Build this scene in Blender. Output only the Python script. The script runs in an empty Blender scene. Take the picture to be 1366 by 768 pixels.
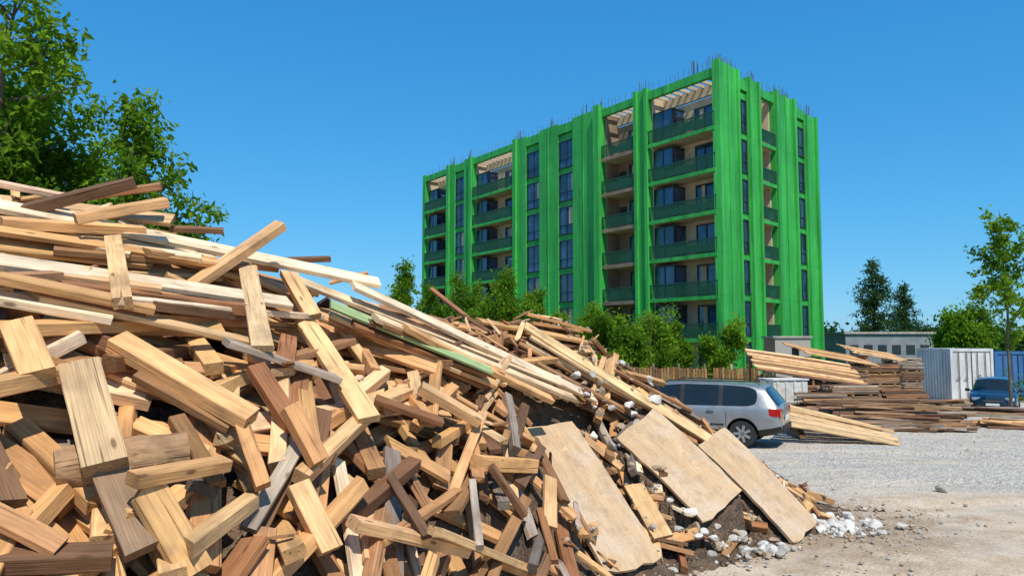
import bpy, bmesh, math, random
import numpy as np
from mathutils import Vector, Matrix, noise as mnoise
random.seed(11); rng=np.random.default_rng(11)
sc=bpy.context.scene
COL=sc.collection
R=random.random
def U(a,b): return a+(b-a)*random.random()

# ------------------------------------------------------------------ camera
CAMZ=2.5; F=987.0; PITCH=math.atan(71/987)
cd=bpy.data.cameras.new('camera'); cam=bpy.data.objects.new('camera',cd); COL.objects.link(cam)
cam.location=(0,0,CAMZ); cam.rotation_euler=(math.pi/2+PITCH,0,0)
cd.sensor_width=36; cd.lens=26.0; cd.clip_end=6000; cd.clip_start=0.05
sc.camera=cam
def S(px,py,D):
    """surveyed point: bearing / elevation read from the station at the camera, at depth D"""
    a=(px-683)/F; b=(384-py)/F
    y=math.cos(PITCH)-b*math.sin(PITCH); z=math.sin(PITCH)+b*math.cos(PITCH)
    return Vector((a/y*D, D, CAMZ+z/y*D))
def bx(px,D): return (px-683)/F*D

# ------------------------------------------------------------------ world / sun
sunv=Vector((0.30,-0.95,0)).normalized(); EL=math.radians(55)
sdir=Vector((sunv.x*math.cos(EL),sunv.y*math.cos(EL),math.sin(EL)))
w=bpy.data.worlds.new('World'); sc.world=w; w.use_nodes=True
nt=w.node_tree; bg=nt.nodes['Background']
sky=nt.nodes.new('ShaderNodeTexSky'); sky.sky_type='NISHITA'; sky.sun_disc=False
sky.sun_elevation=EL; sky.sun_rotation=math.atan2(sunv.x,sunv.y)
sky.air_density=1.0; sky.dust_density=0.2; sky.ozone_density=2.0; sky.altitude=200
sp=nt.nodes.new('ShaderNodeSeparateColor'); cb=nt.nodes.new('ShaderNodeCombineColor'); nt.links.new(sky.outputs[0],sp.inputs[0])
for i,(k,p) in enumerate(((.31,1.12),(1.68,.62),(3.6,.44))):
    a=nt.nodes.new('ShaderNodeMath'); a.operation='POWER'; nt.links.new(sp.outputs[i],a.inputs[0]); a.inputs[1].default_value=p
    b=nt.nodes.new('ShaderNodeMath'); b.operation='MULTIPLY'; nt.links.new(a.outputs[0],b.inputs[0]); b.inputs[1].default_value=k; nt.links.new(b.outputs[0],cb.inputs[i])
nt.links.new(cb.outputs[0],bg.inputs[0])
bg.inputs[1].default_value=0.108
sl=bpy.data.lights.new('sun','SUN'); sl.energy=5.0; sl.angle=math.radians(0.5); sl.color=(1,0.94,0.83)
so=bpy.data.objects.new('sun',sl); COL.objects.link(so); so.rotation_euler=sdir.to_track_quat('Z','Y').to_euler(); so.location=(5,-10,40)
sc.view_settings.view_transform='Standard'; sc.view_settings.look='None'; sc.view_settings.exposure=0

# ------------------------------------------------------------------ materials
class NT:
    def __init__(s,name):
        s.m=bpy.data.materials.new(name); s.m.use_nodes=True; s.t=s.m.node_tree; s.b=s.t.nodes['Principled BSDF']
        s.out=s.t.nodes['Material Output']
    def n(s,typ,**kw):
        x=s.t.nodes.new('ShaderNode'+typ)
        for k,v in kw.items():
            if k in ('op',): x.operation=v
            else: setattr(x,k,v)
        return x
    def set(s,inp,v):
        if isinstance(v,bpy.types.NodeSocket): s.t.links.new(v,inp)
        else: inp.default_value=v
    def math(s,op,a,b=0.0,c=None):
        x=s.n('Math',op=op); s.set(x.inputs[0],a); s.set(x.inputs[1],b)
        if c is not None: s.set(x.inputs[2],c)
        return x.outputs[0]
    def mix(s,f,a,b,blend='MIX'):
        x=s.t.nodes.new('ShaderNodeMix'); x.data_type='RGBA'; x.blend_type=blend
        s.set(x.inputs[0],f); s.set(x.inputs[6],a if isinstance(a,bpy.types.NodeSocket) else (*a,1)[:4]); s.set(x.inputs[7],b if isinstance(b,bpy.types.NodeSocket) else (*b,1)[:4])
        return x.outputs[2]
    def ramp(s,f,a,b,lo=0.0,hi=1.0):
        x=s.n('MapRange'); s.set(x.inputs[0],f); x.inputs[1].default_value=a; x.inputs[2].default_value=b; x.inputs[3].default_value=lo; x.inputs[4].default_value=hi
        return x.outputs[0]
    def noise(s,vec,scale,detail=4,rough=0.6,stretch=None):
        if stretch:
            mp=s.n('Mapping'); s.set(mp.inputs[0],vec); mp.inputs['Scale'].default_value=stretch; vec=mp.outputs[0]
        x=s.n('TexNoise'); s.set(x.inputs['Vector'],vec); x.inputs['Scale'].default_value=scale; x.inputs['Detail'].default_value=detail; x.inputs['Roughness'].default_value=rough
        return x.outputs[0]
    def obj(s): return s.n('TexCoord').outputs['Object']
    def bump(s,h,strength=0.5,dist=0.02):
        x=s.n('Bump'); s.set(x.inputs['Height'],h); x.inputs['Strength'].default_value=strength; x.inputs['Distance'].default_value=dist
        s.t.links.new(x.outputs[0],s.b.inputs['Normal'])
    def col(s,c): s.set(s.b.inputs['Base Color'],c if isinstance(c,bpy.types.NodeSocket) else (*c,1)[:4])
    def rough(s,r): s.set(s.b.inputs['Roughness'],r)
def noisy(name,c1,c2,scale=2,rough=0.7,bump=0.0,stretch=None,metal=0.0,fine=12,dist=0.02):
    m=NT(name); o=m.obj(); a=m.noise(o,scale,3,0.65,stretch); b=m.noise(o,scale*fine,2,0.6)
    f=m.math('ADD',m.math('MULTIPLY',a,0.7),m.math('MULTIPLY',b,0.3)); f=m.ramp(f,0.35,0.65)
    m.col(m.mix(f,c1,c2)); m.rough(rough); m.b.inputs['Metallic'].default_value=metal
    if bump: m.bump(b,bump,dist)
    return m.m
def wood_mat():
    m=NT('lumber_wood')
    at=m.n('Attribute',attribute_name='lc'); tn=m.n('Attribute',attribute_name='tint'); en=m.n('Attribute',attribute_name='endf')
    v=at.outputs['Vector']; sp=m.n('SeparateXYZ'); m.set(sp.inputs[0],v)
    wob=m.noise(v,1.0,1,0.5,(1.3,9,9))
    yy=m.math('ADD',sp.outputs[1],m.math('MULTIPLY',m.math('SUBTRACT',wob,0.5),0.05))
    zz=m.math('ADD',sp.outputs[2],m.math('MULTIPLY',m.math('SUBTRACT',wob,0.5),0.06))
    r=m.math('SQRT',m.math('ADD',m.math('MULTIPLY',yy,yy),m.math('MULTIPLY',zz,zz)))
    ring=m.math('ADD',m.math('MULTIPLY',m.math('SINE',m.math('MULTIPLY',r,520.0)),0.5),0.5)
    st=m.noise(v,1.0,3,0.75,(2.5,60,60))
    blot=m.noise(v,1.0,2,0.65,(2.2,6,6)); crack=m.noise(v,1.0,1,0.5,(1.1,45,45))
    k=m.math('ADD',m.math('MULTIPLY',ring,0.15),m.math('MULTIPLY',st,1.0))
    k=m.math('ADD',k,0.46)
    kk=m.math('MULTIPLY',k,m.ramp(blot,0.3,0.72,1.14,0.66))
    kk=m.math('MULTIPLY',kk,m.ramp(crack,0.27,0.33,0.45,1.0))
    kk=m.math('MULTIPLY',kk,m.math('SUBTRACT',1.0,m.math('MULTIPLY',en.outputs['Fac'],0.34)))
    vm=m.n('VectorMath',op='SCALE'); m.set(vm.inputs[0],tn.outputs['Color']); m.set(vm.inputs['Scale'],kk)
    vo=m.n('TexVoronoi'); mp=m.n('Mapping'); m.set(mp.inputs[0],v); mp.inputs['Scale'].default_value=(2.6,7,7); m.set(vo.inputs['Vector'],mp.outputs[0]); vo.inputs['Scale'].default_value=1.0
    kn=m.ramp(vo.outputs['Distance'],0.06,0.12,0.75,0.0)
    c=m.mix(kn,vm.outputs[0],(0.09,0.045,0.02))
    pos=m.n('NewGeometry').outputs['Position']
    dirt=m.ramp(m.noise(pos,3.2,3,0.7),0.53,0.77,0,0.5)
    c=m.mix(dirt,c,(0.17,0.10,0.058))
    m.col(c); m.rough(0.78); m.b.inputs['Specular IOR Level'].default_value=0.2
    h=m.math('ADD',m.math('MULTIPLY',st,1.1),m.math('MULTIPLY',m.ramp(crack,0.27,0.34),0.6))
    m.bump(h,0.9,0.006)
    return m.m
WOOD=wood_mat()
def leaf_mat(name,c1,c2):
    m=NT(name); at=m.n('Attribute',attribute_name='lt'); c=m.mix(at.outputs['Fac'],c1,c2)
    d=m.n('BsdfDiffuse'); m.set(d.inputs[0],c); tr=m.n('BsdfTranslucent'); m.set(tr.inputs[0],m.mix(0.5,c,(c2[0]*1.6,c2[1]*1.6,c2[2])))
    mx=m.n('MixShader'); mx.inputs[0].default_value=0.42; m.t.links.new(d.outputs[0],mx.inputs[1]); m.t.links.new(tr.outputs[0],mx.inputs[2])
    m.t.links.new(mx.outputs[0],m.out.inputs[0]); return m.m
LEAF=leaf_mat('foliage',(0.045,0.115,0.012),(0.20,0.34,0.025))
LEAFD=leaf_mat('foliage_dark',(0.022,0.055,0.018),(0.06,0.13,0.035))
BARK=noisy('bark',(0.06,0.045,0.032),(0.16,0.125,0.09),6,0.9,0.6,(1,1,.25))
def simple(name,c,rough=0.5,metal=0.0,coat=0.0):
    m=NT(name); n=m.noise(m.obj(),5,3,0.6); m.col(m.mix(m.ramp(n,.3,.7),tuple(x*.85 for x in c),tuple(min(1,x*1.1) for x in c))); m.rough(rough); m.b.inputs['Metallic'].default_value=metal
    m.b.inputs['Coat Weight'].default_value=coat; m.b.inputs['Coat Roughness'].default_value=0.05
    return m.m
# ------------------------------------------------------------------ mesh helpers
def group(name,loc=(0,0,0),rz=0,scale=1):
    e=bpy.data.objects.new(name,None); COL.objects.link(e); e.location=loc; e.rotation_euler=(0,0,rz); e.scale=(scale,)*3; e.empty_display_size=0.3; return e
def obj_from(name,verts,faces,mats,parent=None,midx=None,smooth=False):
    me=bpy.data.meshes.new(name); me.from_pydata([tuple(v) for v in verts],[],faces)
    for m in mats: me.materials.append(m)
    if midx is not None: me.polygons.foreach_set('material_index',midx)
    if smooth: me.polygons.foreach_set('use_smooth',[True]*len(faces))
    me.update()
    o=bpy.data.objects.new(name,me); COL.objects.link(o)
    if parent: o.parent=parent
    return o
class MB:
    def __init__(s,mats): s.v=[];s.f=[];s.mi=[];s.mats=mats
    def box(s,c,h,m=0,A=None):
        """c centre, h half sizes, A = 3 axes"""
        A=A or (Vector((1,0,0)),Vector((0,1,0)),Vector((0,0,1))); b=len(s.v); c=Vector(c)
        for sz in(-1,1):
            for sx,sy in((-1,-1),(1,-1),(1,1),(-1,1)): s.v.append(c+A[0]*h[0]*sx+A[1]*h[1]*sy+A[2]*h[2]*sz)
        for f in((3,2,1,0),(4,5,6,7),(0,1,5,4),(1,2,6,5),(2,3,7,6),(3,0,4,7)): s.f.append(tuple(b+i for i in f)); s.mi.append(m)
    def tube(s,pts,rad,n=7,m=0,cap=True):
        b=len(s.v); pts=[Vector(p) for p in pts]
        for i,p in enumerate(pts):
            t=(pts[min(i+1,len(pts)-1)]-pts[max(i-1,0)]).normalized()
            a=t.cross(Vector((0,0,1)) if abs(t.z)<.9 else Vector((1,0,0))).normalized(); c=t.cross(a)
            for j in range(n):
                th=2*math.pi*j/n; s.v.append(p+(a*math.cos(th)+c*math.sin(th))*rad[i])
        for i in range(len(pts)-1):
            for j in range(n):
                k=(j+1)%n; s.f.append((b+i*n+j,b+i*n+k,b+(i+1)*n+k,b+(i+1)*n+j)); s.mi.append(m)
        if cap:
            s.f.append(tuple(b+j for j in range(n))[::-1]); s.mi.append(m); e=b+(len(pts)-1)*n
            s.f.append(tuple(e+j for j in range(n))); s.mi.append(m)
    def done(s,name,parent=None,smooth=False,bevel=0):
        o=obj_from(name,s.v,s.f,s.mats,parent,s.mi,smooth)
        if bevel:
            bm=o.modifiers.new('bev','BEVEL'); bm.width=bevel; bm.segments=2; bm.limit_method='ANGLE'
        return o

class Wood:
    def __init__(s): s.v=[];s.f=[];s.lc=[];s.t=[];s.e=[]
    def board(s,c,A,L,W,T,tint,n=4,bow=0.006,rag=0.0,ch=None):
        u,v,w_=A; c=Vector(c)
        ch=ch or min(0.006,T*0.15)
        ox=U(0,40); py=U(-.6,.6)*W; pz=-(T/2+U(0.01,0.12)); bw=U(-1,1)*bow*L; bw2=U(-1,1)*bow*L*1.2; tw=U(-1,1)*0.02*L/ max(W*4,.3)
        prof=[(-W/2+ch,-T/2),(W/2-ch,-T/2),(W/2,-T/2+ch),(W/2,T/2-ch),(W/2-ch,T/2),(-W/2+ch,T/2),(-W/2,T/2-ch),(-W/2,-T/2+ch)]
        sl0=U(-.1,.1);sl1=U(-.1,.1); rings=[]
        if rag==0 and R()<.15: sl0=random.choice([-.6,.6,.4])
        def put(x,y,z,i,e):
            q=(2*i/n-1); k=1-q*q
            yy=y+bw2*k; zz=z+bw*k; a=tw*q; y2=yy*math.cos(a)-zz*math.sin(a); z2=yy*math.sin(a)+zz*math.cos(a)
            s.v.append(c+u*x+v*y2+w_*z2); s.lc.append((x+ox,y+py,z+pz)); s.t.append((*tint,1)); s.e.append(e); return len(s.v)-1
        for i in range(n+1):
            x0=-L/2+L*i/n; r=[]
            for y,z in prof:
                x=x0
                if i==0: x+=sl0*y+(U(0,rag) if rag else 0)
                if i==n: x+=sl1*y-(U(0,rag) if rag else 0)
                r.append(put(x,y+U(-1,1)*.0018,z+U(-1,1)*.0018,i,0.0))
            rings.append(r)
        for a,b in zip(rings,rings[1:]):
            for j in range(8): k=(j+1)%8; s.f.append((a[j],a[k],b[k],b[j]))
        for r,i,rev in((rings[0],0,True),(rings[-1],n,False)):
            q=[]
            for idx in r:
                s.v.append(s.v[idx].copy()); s.lc.append(s.lc[idx]); s.t.append(s.t[idx]); s.e.append(1.0); q.append(len(s.v)-1)
            if rag:
                cc=sum((s.v[k] for k in q),Vector())/8 + u*(U(0,rag) if not rev else -U(0,rag))
                s.v.append(cc); s.lc.append((ox,py,pz)); s.t.append((*tint,1)); s.e.append(1.0); ci=len(s.v)-1
                for j in range(8):
                    k=(j+1)%8; s.f.append((q[k],q[j],ci) if rev else (q[j],q[k],ci))
            else: s.f.append(tuple(q[::-1]) if rev else tuple(q))
    def log(s,p0,p1,r,tint):
        p0=Vector(p0);p1=Vector(p1); u=(p1-p0).normalized(); v=u.cross(Vector((0,0,1))).normalized(); w_=u.cross(v); L=(p1-p0).length; n=14; k=24; ox=U(0,30); rings=[]
        for i in range(n+1):
            row=[]
            for j in range(k):
                th=2*math.pi*j/k; rr=r*(1+.16*mnoise.noise(Vector((i*.5+ox,math.cos(th)*1.8,math.sin(th)*1.8)))+.04*math.sin(i*.9))*(.93 if i in(0,n) else 1)
                y=math.cos(th)*rr; z=math.sin(th)*rr
                s.v.append(p0+u*(L*i/n)+v*y+w_*z); s.lc.append((L*i/n+ox,y,z)); s.t.append((*tint,1)); s.e.append(0.0); row.append(len(s.v)-1)
            rings.append(row)
        for a,b in zip(rings,rings[1:]):
            for j in range(k): m=(j+1)%k; s.f.append((a[j],a[m],b[m],b[j]))
        for row,rev in((rings[0],1),(rings[-1],0)):
            q=[]
            for idx in row: s.v.append(s.v[idx].copy()); s.lc.append(s.lc[idx]); s.t.append((.5,.33,.17,1)); s.e.append(.5); q.append(len(s.v)-1)
            s.f.append(tuple(q[::-1]) if rev else tuple(q))
    def done(s,name,parent=None):
        o=obj_from(name,s.v,s.f,[WOOD],parent); me=o.data
        a=me.attributes.new('lc','FLOAT_VECTOR','POINT'); a.data.foreach_set('vector',np.array(s.lc,dtype=np.float32).ravel())
        a=me.attributes.new('tint','FLOAT_COLOR','POINT'); a.data.foreach_set('color',np.array(s.t,dtype=np.float32).ravel())
        a=me.attributes.new('endf','FLOAT','POINT'); a.data.foreach_set('value',np.array(s.e,dtype=np.float32))
        return o
TAN=[(.70,.40,.175),(.74,.45,.22),(.62,.33,.135),(.74,.48,.25),(.56,.29,.125),(.66,.36,.15)]
PALE=[(.84,.62,.39),(.84,.64,.43),(.80,.56,.33)]
BRN=[(.29,.145,.065),(.36,.185,.085),(.21,.105,.055),(.42,.215,.10),(.34,.15,.065),(.16,.085,.048)]
GRY=[(.27,.21,.165),(.34,.27,.21),(.17,.135,.115),(.40,.32,.25)]
def tint(kind):
    c=random.choice(kind); k=U(.82,1.1); return tuple(min(.85,x*k*U(.97,1.03)) for x in c)

# ------------------------------------------------------------------ ground
def sst(a,b,x):
    t=np.clip((x-a)/(b-a),0,1); return t*t*(3-2*t)
def gz(x,y):
    return -0.6*sst(23,33,np.asarray(y,float))*sst(11,17,np.asarray(x,float))
def axis(lo,hi,step,far,g=1.22):
    c=list(np.arange(lo,hi,step)); s=step; v=hi
    while v<far: c.append(v); s*=g; v+=s
    c.append(far); s=step; v=lo-step; l=[]
    while v>-far: l.append(v); s*=g; v-=s
    l.append(-far); return np.array(l[::-1]+c)
gx=axis(-10,26,0.2,2500); gy=axis(4,36,0.2,3000)
X,Y=np.meshgrid(gx,gy); Z=gz(X,Y)
near=(np.abs(X)<40)&(Y>-10)&(Y<60)
nz=np.zeros_like(Z)
for k in range(14):
    a=rng.uniform(0,6.28); fq=rng.uniform(.4,3.0); nz+=np.sin((X*math.cos(a)+Y*math.sin(a))*fq+rng.uniform(0,6))*0.011/ (0.5+fq*.5)
nz+=rng.normal(0,.005,Z.shape); Z=Z+nz*near
tr=np.zeros_like(Z)
for off in(0,1.6,-2.2,-3.7):
    pth=14.2+off+1.1*np.sin(X*.16+.5+off*.1); tr-=0.035*np.exp(-((Y-pth)/.16)**2); tr+=0.02*np.exp(-((Y-pth-.3)/.1)**2)
Z=Z+tr*near*(X>3)
ny,nx=X.shape
vs=np.stack([X.ravel(),Y.ravel(),Z.ravel()],1); idx=np.arange(nx*ny).reshape(ny,nx)
fs=np.stack([idx[:-1,:-1].ravel(),idx[:-1,1:].ravel(),idx[1:,1:].ravel(),idx[1:,:-1].ravel()],1).tolist()
m=NT('ground_gravel'); o=m.obj(); sp=m.n('SeparateXYZ'); m.set(sp.inputs[0],o)
big=m.noise(o,0.35,4,0.6); mid=m.noise(o,2.2,4,0.65); fine=m.noise(o,30,4,0.7); finer=m.noise(o,110,2,0.6)
sand=m.mix(m.ramp(mid,.3,.7),(0.50,0.37,0.25),(0.68,0.55,0.41))
vor=m.n('TexVoronoi'); m.set(vor.inputs['Vector'],o); vor.inputs['Scale'].default_value=20
grav=m.mix(m.ramp(vor.outputs['Color'],0,1),(0.33,0.295,0.25),(0.68,0.62,0.54))
yy=m.math('ADD',sp.outputs[1],m.math('MULTIPLY',m.math('SUBTRACT',big,.5),7.0)); yy=m.math('ADD',yy,m.math('MULTIPLY',m.math('SUBTRACT',mid,.5),2.5))
fg=m.ramp(yy,11.4,13.8); c=m.mix(fg,sand,grav)
pat=m.ramp(m.noise(o,.8,4,.7,(.5,1.4,1)),.48,.62); c=m.mix(m.math('MULTIPLY',pat,.75),c,(0.64,0.54,0.42))
# soil and sawdust around the foot of the pile
dx=m.math('SUBTRACT',sp.outputs[0],4.0); dy=m.math('SUBTRACT',sp.outputs[1],10.4)
dd=m.math('SQRT',m.math('ADD',m.math('MULTIPLY',dx,dx),m.math('MULTIPLY',m.math('MULTIPLY',dy,dy),1.3)))
soil=m.math('MULTIPLY',m.ramp(m.math('ADD',dd,m.math('MULTIPLY',m.math('SUBTRACT',mid,.5),2.6)),1.1,2.5,1,0),.65)
c=m.mix(soil,c,(0.30,0.205,0.13))
c=m.mix(m.ramp(m.noise(o,1.3,5,.75,(.6,1.3,1)),.54,.70,0,.45),c,(0.32,0.24,0.16))
sh=m.ramp(fine,.3,.7,.70,1.2); vm=m.n('VectorMath',op='SCALE'); m.set(vm.inputs[0],c); m.set(vm.inputs['Scale'],sh); c=vm.outputs[0]
gr=m.ramp(m.math('ADD',sp.outputs[1],m.math('MULTIPLY',big,14)),48,58); c=m.mix(gr,c,(0.09,0.15,0.04))
m.col(c); m.rough(.95); m.b.inputs['Specular IOR Level'].default_value=.15
hh=m.math('ADD',m.math('MULTIPLY',fine,.6),m.math('MULTIPLY',m.ramp(vor.outputs['Distance'],0,.6,1,0),m.math('MULTIPLY',fg,.8))); hh=m.math('ADD',hh,m.math('MULTIPLY',finer,.3))
m.bump(hh,1.0,.03)
obj_from('ground',vs,fs,[m.m],smooth=True)

# ------------------------------------------------------------------ rocks
bm=bmesh.new(); bmesh.ops.create_icosphere(bm,subdivisions=2,radius=1); ICO=np.array([v.co[:] for v in bm.verts]); ICOF=[[v.index for v in f.verts] for f in bm.faces]; bm.free()
bm=bmesh.new(); bmesh.ops.create_icosphere(bm,subdivisions=1,radius=1); ICO1=np.array([v.co[:] for v in bm.verts]); ICO1F=[[v.index for v in f.verts] for f in bm.faces]; bm.free()
class Rocks:
    def __init__(s,mats): s.v=[];s.f=[];s.mi=[];s.mats=mats;s.n=0
    def add(s,c,r,m=0,low=False,flat=.7):
        P=(ICO1 if low else ICO).copy(); Fc=ICO1F if low else ICOF
        for _ in range(5 if low else 9):
            d=rng.normal(size=3); d/=np.linalg.norm(d); k=rng.uniform(.38,.8); t=P@d-k; P-=np.outer(np.maximum(t,0),d)
        P*=np.array([1,rng.uniform(.6,1),rng.uniform(flat*.7,flat)])*r; a=rng.uniform(0,6.28); ca,sa=math.cos(a),math.sin(a)
        Q=P.copy(); Q[:,0]=P[:,0]*ca-P[:,1]*sa; Q[:,1]=P[:,0]*sa+P[:,1]*ca
        Q+=np.array(c); s.v.extend(Q.tolist()); s.f.extend([[i+s.n for i in f] for f in Fc]); s.mi+= [m]*len(Fc); s.n+=len(P)
    def done(s,name,parent=None): return obj_from(name,s.v,s.f,s.mats,parent,s.mi)
RK_W=noisy('white_stone',(.42,.39,.35),(.70,.67,.62),3,.9,.6)
RK_T=noisy('tan_stone',(.26,.185,.12),(.52,.39,.27),4,.95,.7)
RK_G=noisy('grey_concrete',(.26,.24,.21),(.46,.43,.38),3,.9,.6)

# ------------------------------------------------------------------ pile heightfield
CELL=.05; HX0,HX1,HY0,HY1=-8.5,6.6,-0.8,15.0
hx=np.arange(HX0,HX1,CELL); hy=np.arange(HY0,HY1,CELL); GX,GY=np.meshgrid(hx,hy)
ridge=np.array([(-8.5,6.0,3.55),(-5.4,6.0,3.7),(-3.9,6.2,3.68),(-3.3,6.3,3.58),(-2.64,6.8,3.26),(-1.77,7.5,2.92),(-1.3,8.2,2.76),(-.8,9.0,2.80),(.07,10,2.86),(.8,10.5,2.68),(1.3,11,2.43),(2.2,11.5,1.84),(3.2,11.5,1.02),(4.0,11.2,.5),(4.9,11.4,0.0),(7,11.5,-.6)])
toe=np.array([(-8.5,.6),(-6,.6),(-3,1.0),(-1.5,2.4),(-.5,4.4),(.3,6.3),(1.3,7.85),(2.65,8.8),(4.2,10.1),(5,11.1),(7,11.3)])
rY=np.interp(GX,ridge[:,0],ridge[:,1]); rZ=np.interp(GX,ridge[:,0],ridge[:,2]); tY=np.interp(GX,toe[:,0],toe[:,1])
ex=np.interp(GX,[-8,-.5,1.2,4],[.62,.66,.9,1.0])
t=np.clip((rY-GY)/np.maximum(rY-tY,.2),0,1.3)
front=np.where(t<1,rZ*np.power(np.clip(1-t,0,1),ex),-(t-1)*2)
back=rZ-.72*(GY-rY)*np.clip((GY-rY)/.6,.3,1)
TT=np.where(GY<=rY,front,back)
for k in range(16):
    a=rng.uniform(0,6.28); fq=rng.uniform(1.0,4.5); TT+=np.sin((GX*math.cos(a)+GY*math.sin(a))*fq+rng.uniform(0,6))*.026*np.clip(TT,0,1)
H=np.where(TT>0,TT-.42*np.clip(TT/.6,0,1),TT)
def panel_axes(A,B,C):
    u=(B-A); L=u.length; u.normalize(); v=(C-A); v-=u*v.dot(u); W=v.length; v.normalize(); n=u.cross(v)
    if n.z<0: n=-n
    return A,u,v,n,L,W
panels=[panel_axes(S(690,576,8.7),S(808,772,7.65),S(765,571,9.15)),
        panel_axes(S(872,547,9.9),S(988,655,9.35),S(862,626,9.25)),
        panel_axes(S(964,572,10.5),S(1088,697,9.9),S(964,632,9.85))]
PM=np.zeros(GX.shape,bool)
for A,u,v,n,L,W in panels:
    rel_x=GX-A.x; rel_y=GY-A.y
    pz=A.z-(n.x*rel_x+n.y*rel_y)/n.z
    s_=rel_x*u.x+rel_y*u.y+(pz-A.z)*u.z; t_=rel_x*v.x+rel_y*v.y+(pz-A.z)*v.z
    msk=(s_>-.08)&(s_<L+.05)&(t_>-.08)&(t_<W+.08); PM|=(s_>.02)&(s_<L)&(t_>0)&(t_<W)
    TT=np.where(msk,np.minimum(TT,pz-.04),TT); H=np.where(msk,np.clip(pz-.10,-.05,None),H); H=np.where(msk,np.minimum(H,pz-.05),H)
CORE=H.copy()
def hs_(x,y,A=None):
    A=H if A is None else A
    i=np.clip(((np.asarray(y)-HY0)/CELL).astype(int),0,len(hy)-1); j=np.clip(((np.asarray(x)-HX0)/CELL).astype(int),0,len(hx)-1); return A[i,j]
def stamp(C,A,L,W,T):
    ns=max(3,int(L/.035)); nt_=max(3,int(W/.035)); s=np.linspace(-L/2,L/2,ns); t=np.linspace(-W/2,W/2,nt_); Sg,Tg=np.meshgrid(s,t)
    u,v,w_=A; x=C.x+Sg*u.x+Tg*v.x+w_.x*T/2; y=C.y+Sg*u.y+Tg*v.y+w_.y*T/2; z=C.z+Sg*u.z+Tg*v.z+w_.z*T/2
    i=np.clip(((y-HY0)/CELL).astype(int),0,len(hy)-1).ravel(); j=np.clip(((x-HX0)/CELL).astype(int),0,len(hx)-1).ravel()
    np.maximum.at(H,(i,j),z.ravel())
def axes_from(u,up):
    u=u.normalized(); v=up.cross(u).normalized(); w_=u.cross(v).normalized(); return (u,v,w_)
def rest(cx,cy,yaw,L,W,T,tol):
    cu,su=math.cos(yaw),math.sin(yaw); ns=max(5,int(L/.1)); s=np.linspace(-L/2,L/2,ns)*.96; t=np.linspace(-W/2,W/2,3); Sg,Tg=np.meshgrid(s,t); Sg=Sg.ravel();Tg=Tg.ravel()
    x=cx+Sg*cu-Tg*su; y=cy+Sg*su+Tg*cu; h=hs_(x,y)
    if h.min()<-.06 or hs_(x,y,PM).any(): return None
    M=np.stack([np.ones_like(Sg),Sg,Tg],1); co,_,_,_=np.linalg.lstsq(M,h,rcond=None); a,b,c=co
    b=float(np.clip(b,-.8,.8)); c=float(np.clip(c,-.75,.75))
    res=h-(b*Sg+c*Tg); a=float(np.percentile(res,88))
    tgt=hs_(x,y,TT); top=a+b*Sg+c*Tg+T
    if (top-tgt).mean()>tol or (top-tgt).max()>tol+.16: return None
    u=Vector((cu,su,b)).normalized(); vv=Vector((-su,cu,c)); A=axes_from(u,u.cross(vv))
    C=Vector((cx,cy,a+T/2/max(.5,A[2].z)))
    return C,A
wd=Wood()
DIMS=[(.13,.045),(.17,.045),(.10,.045),(.11,.09),(.14,.09),(.13,.06),(.17,.055),(.09,.08)]
def cand(xlo,xhi,k=5):
    best=None
    for _ in range(k):
        x=U(xlo,xhi); y=U(.6,13.5); t=float(hs_(x,y,TT)); 
        if t<.02: continue
        d=t-float(hs_(x,y))
        if best is None or d>best[0]: best=(d,x,y,t)
    return best
def ridge_dir(x):
    i=np.interp(x+.3,ridge[:,0],ridge[:,1])-np.interp(x-.3,ridge[:,0],ridge[:,1]); return math.atan2(i,.6)
def pick_tint(x,y,t):
    r=R(); rzv=np.interp(x,ridge[:,0],ridge[:,2]); low=t<.60*rzv
    if (low and x>-1.6): return tint(TAN if r<.38 else BRN if r<.86 else GRY if r<.96 else PALE)
    if y>8.8: return tint(TAN if r<.5 else BRN if r<.86 else GRY if r<.92 else PALE)
    if low: return tint(TAN if r<.64 else BRN if r<.93 else GRY)
    return tint(TAN if r<.60 else BRN if r<.84 else PALE if r<.96 else GRY)
def fill(N,tolr,xr=(-8.4,5.2),small=False):
    c=0;tries=0
    while c<N and tries<N*9:
        tries+=1
        b=cand(*xr)
        if not b: continue
        d,x,y,t=b; W,T=random.choice(DIMS)
        rzv=float(np.interp(x,ridge[:,0],ridge[:,2])); high=t>.66*rzv
        if small: L=U(.15,.55); W=U(.02,.07); T=U(.012,.028); yaw=U(0,3.14)
        elif high and x<.5:
            L=U(1.1,3.2); yaw=ridge_dir(x)+random.gauss(0,.15) if R()<.86 else U(0,3.14)
        elif high: L=U(.8,2.4); yaw=ridge_dir(x)+random.gauss(0,.35)
        else:
            L=U(.5,1.5); yaw=random.choice([math.pi/2+random.gauss(0,.45),U(0,3.14),random.gauss(-.05,.25),random.gauss(-.05,.25)])
            if x>-1.0: W*=.82; T*=.9; L*=.85
            elif y<4.6: W*=1.12; T*=1.1
        q=rest(x,y,yaw,L,W,T,tolr)
        if not q: continue
        C,A=q; wd.board(C,A,L,W,T,pick_tint(x,y,t),n=max(3,int(L/.35)),rag=(.06 if (small or R()<.2) else 0)); stamp(C,A,L,W,T); c+=1
    return c
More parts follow.
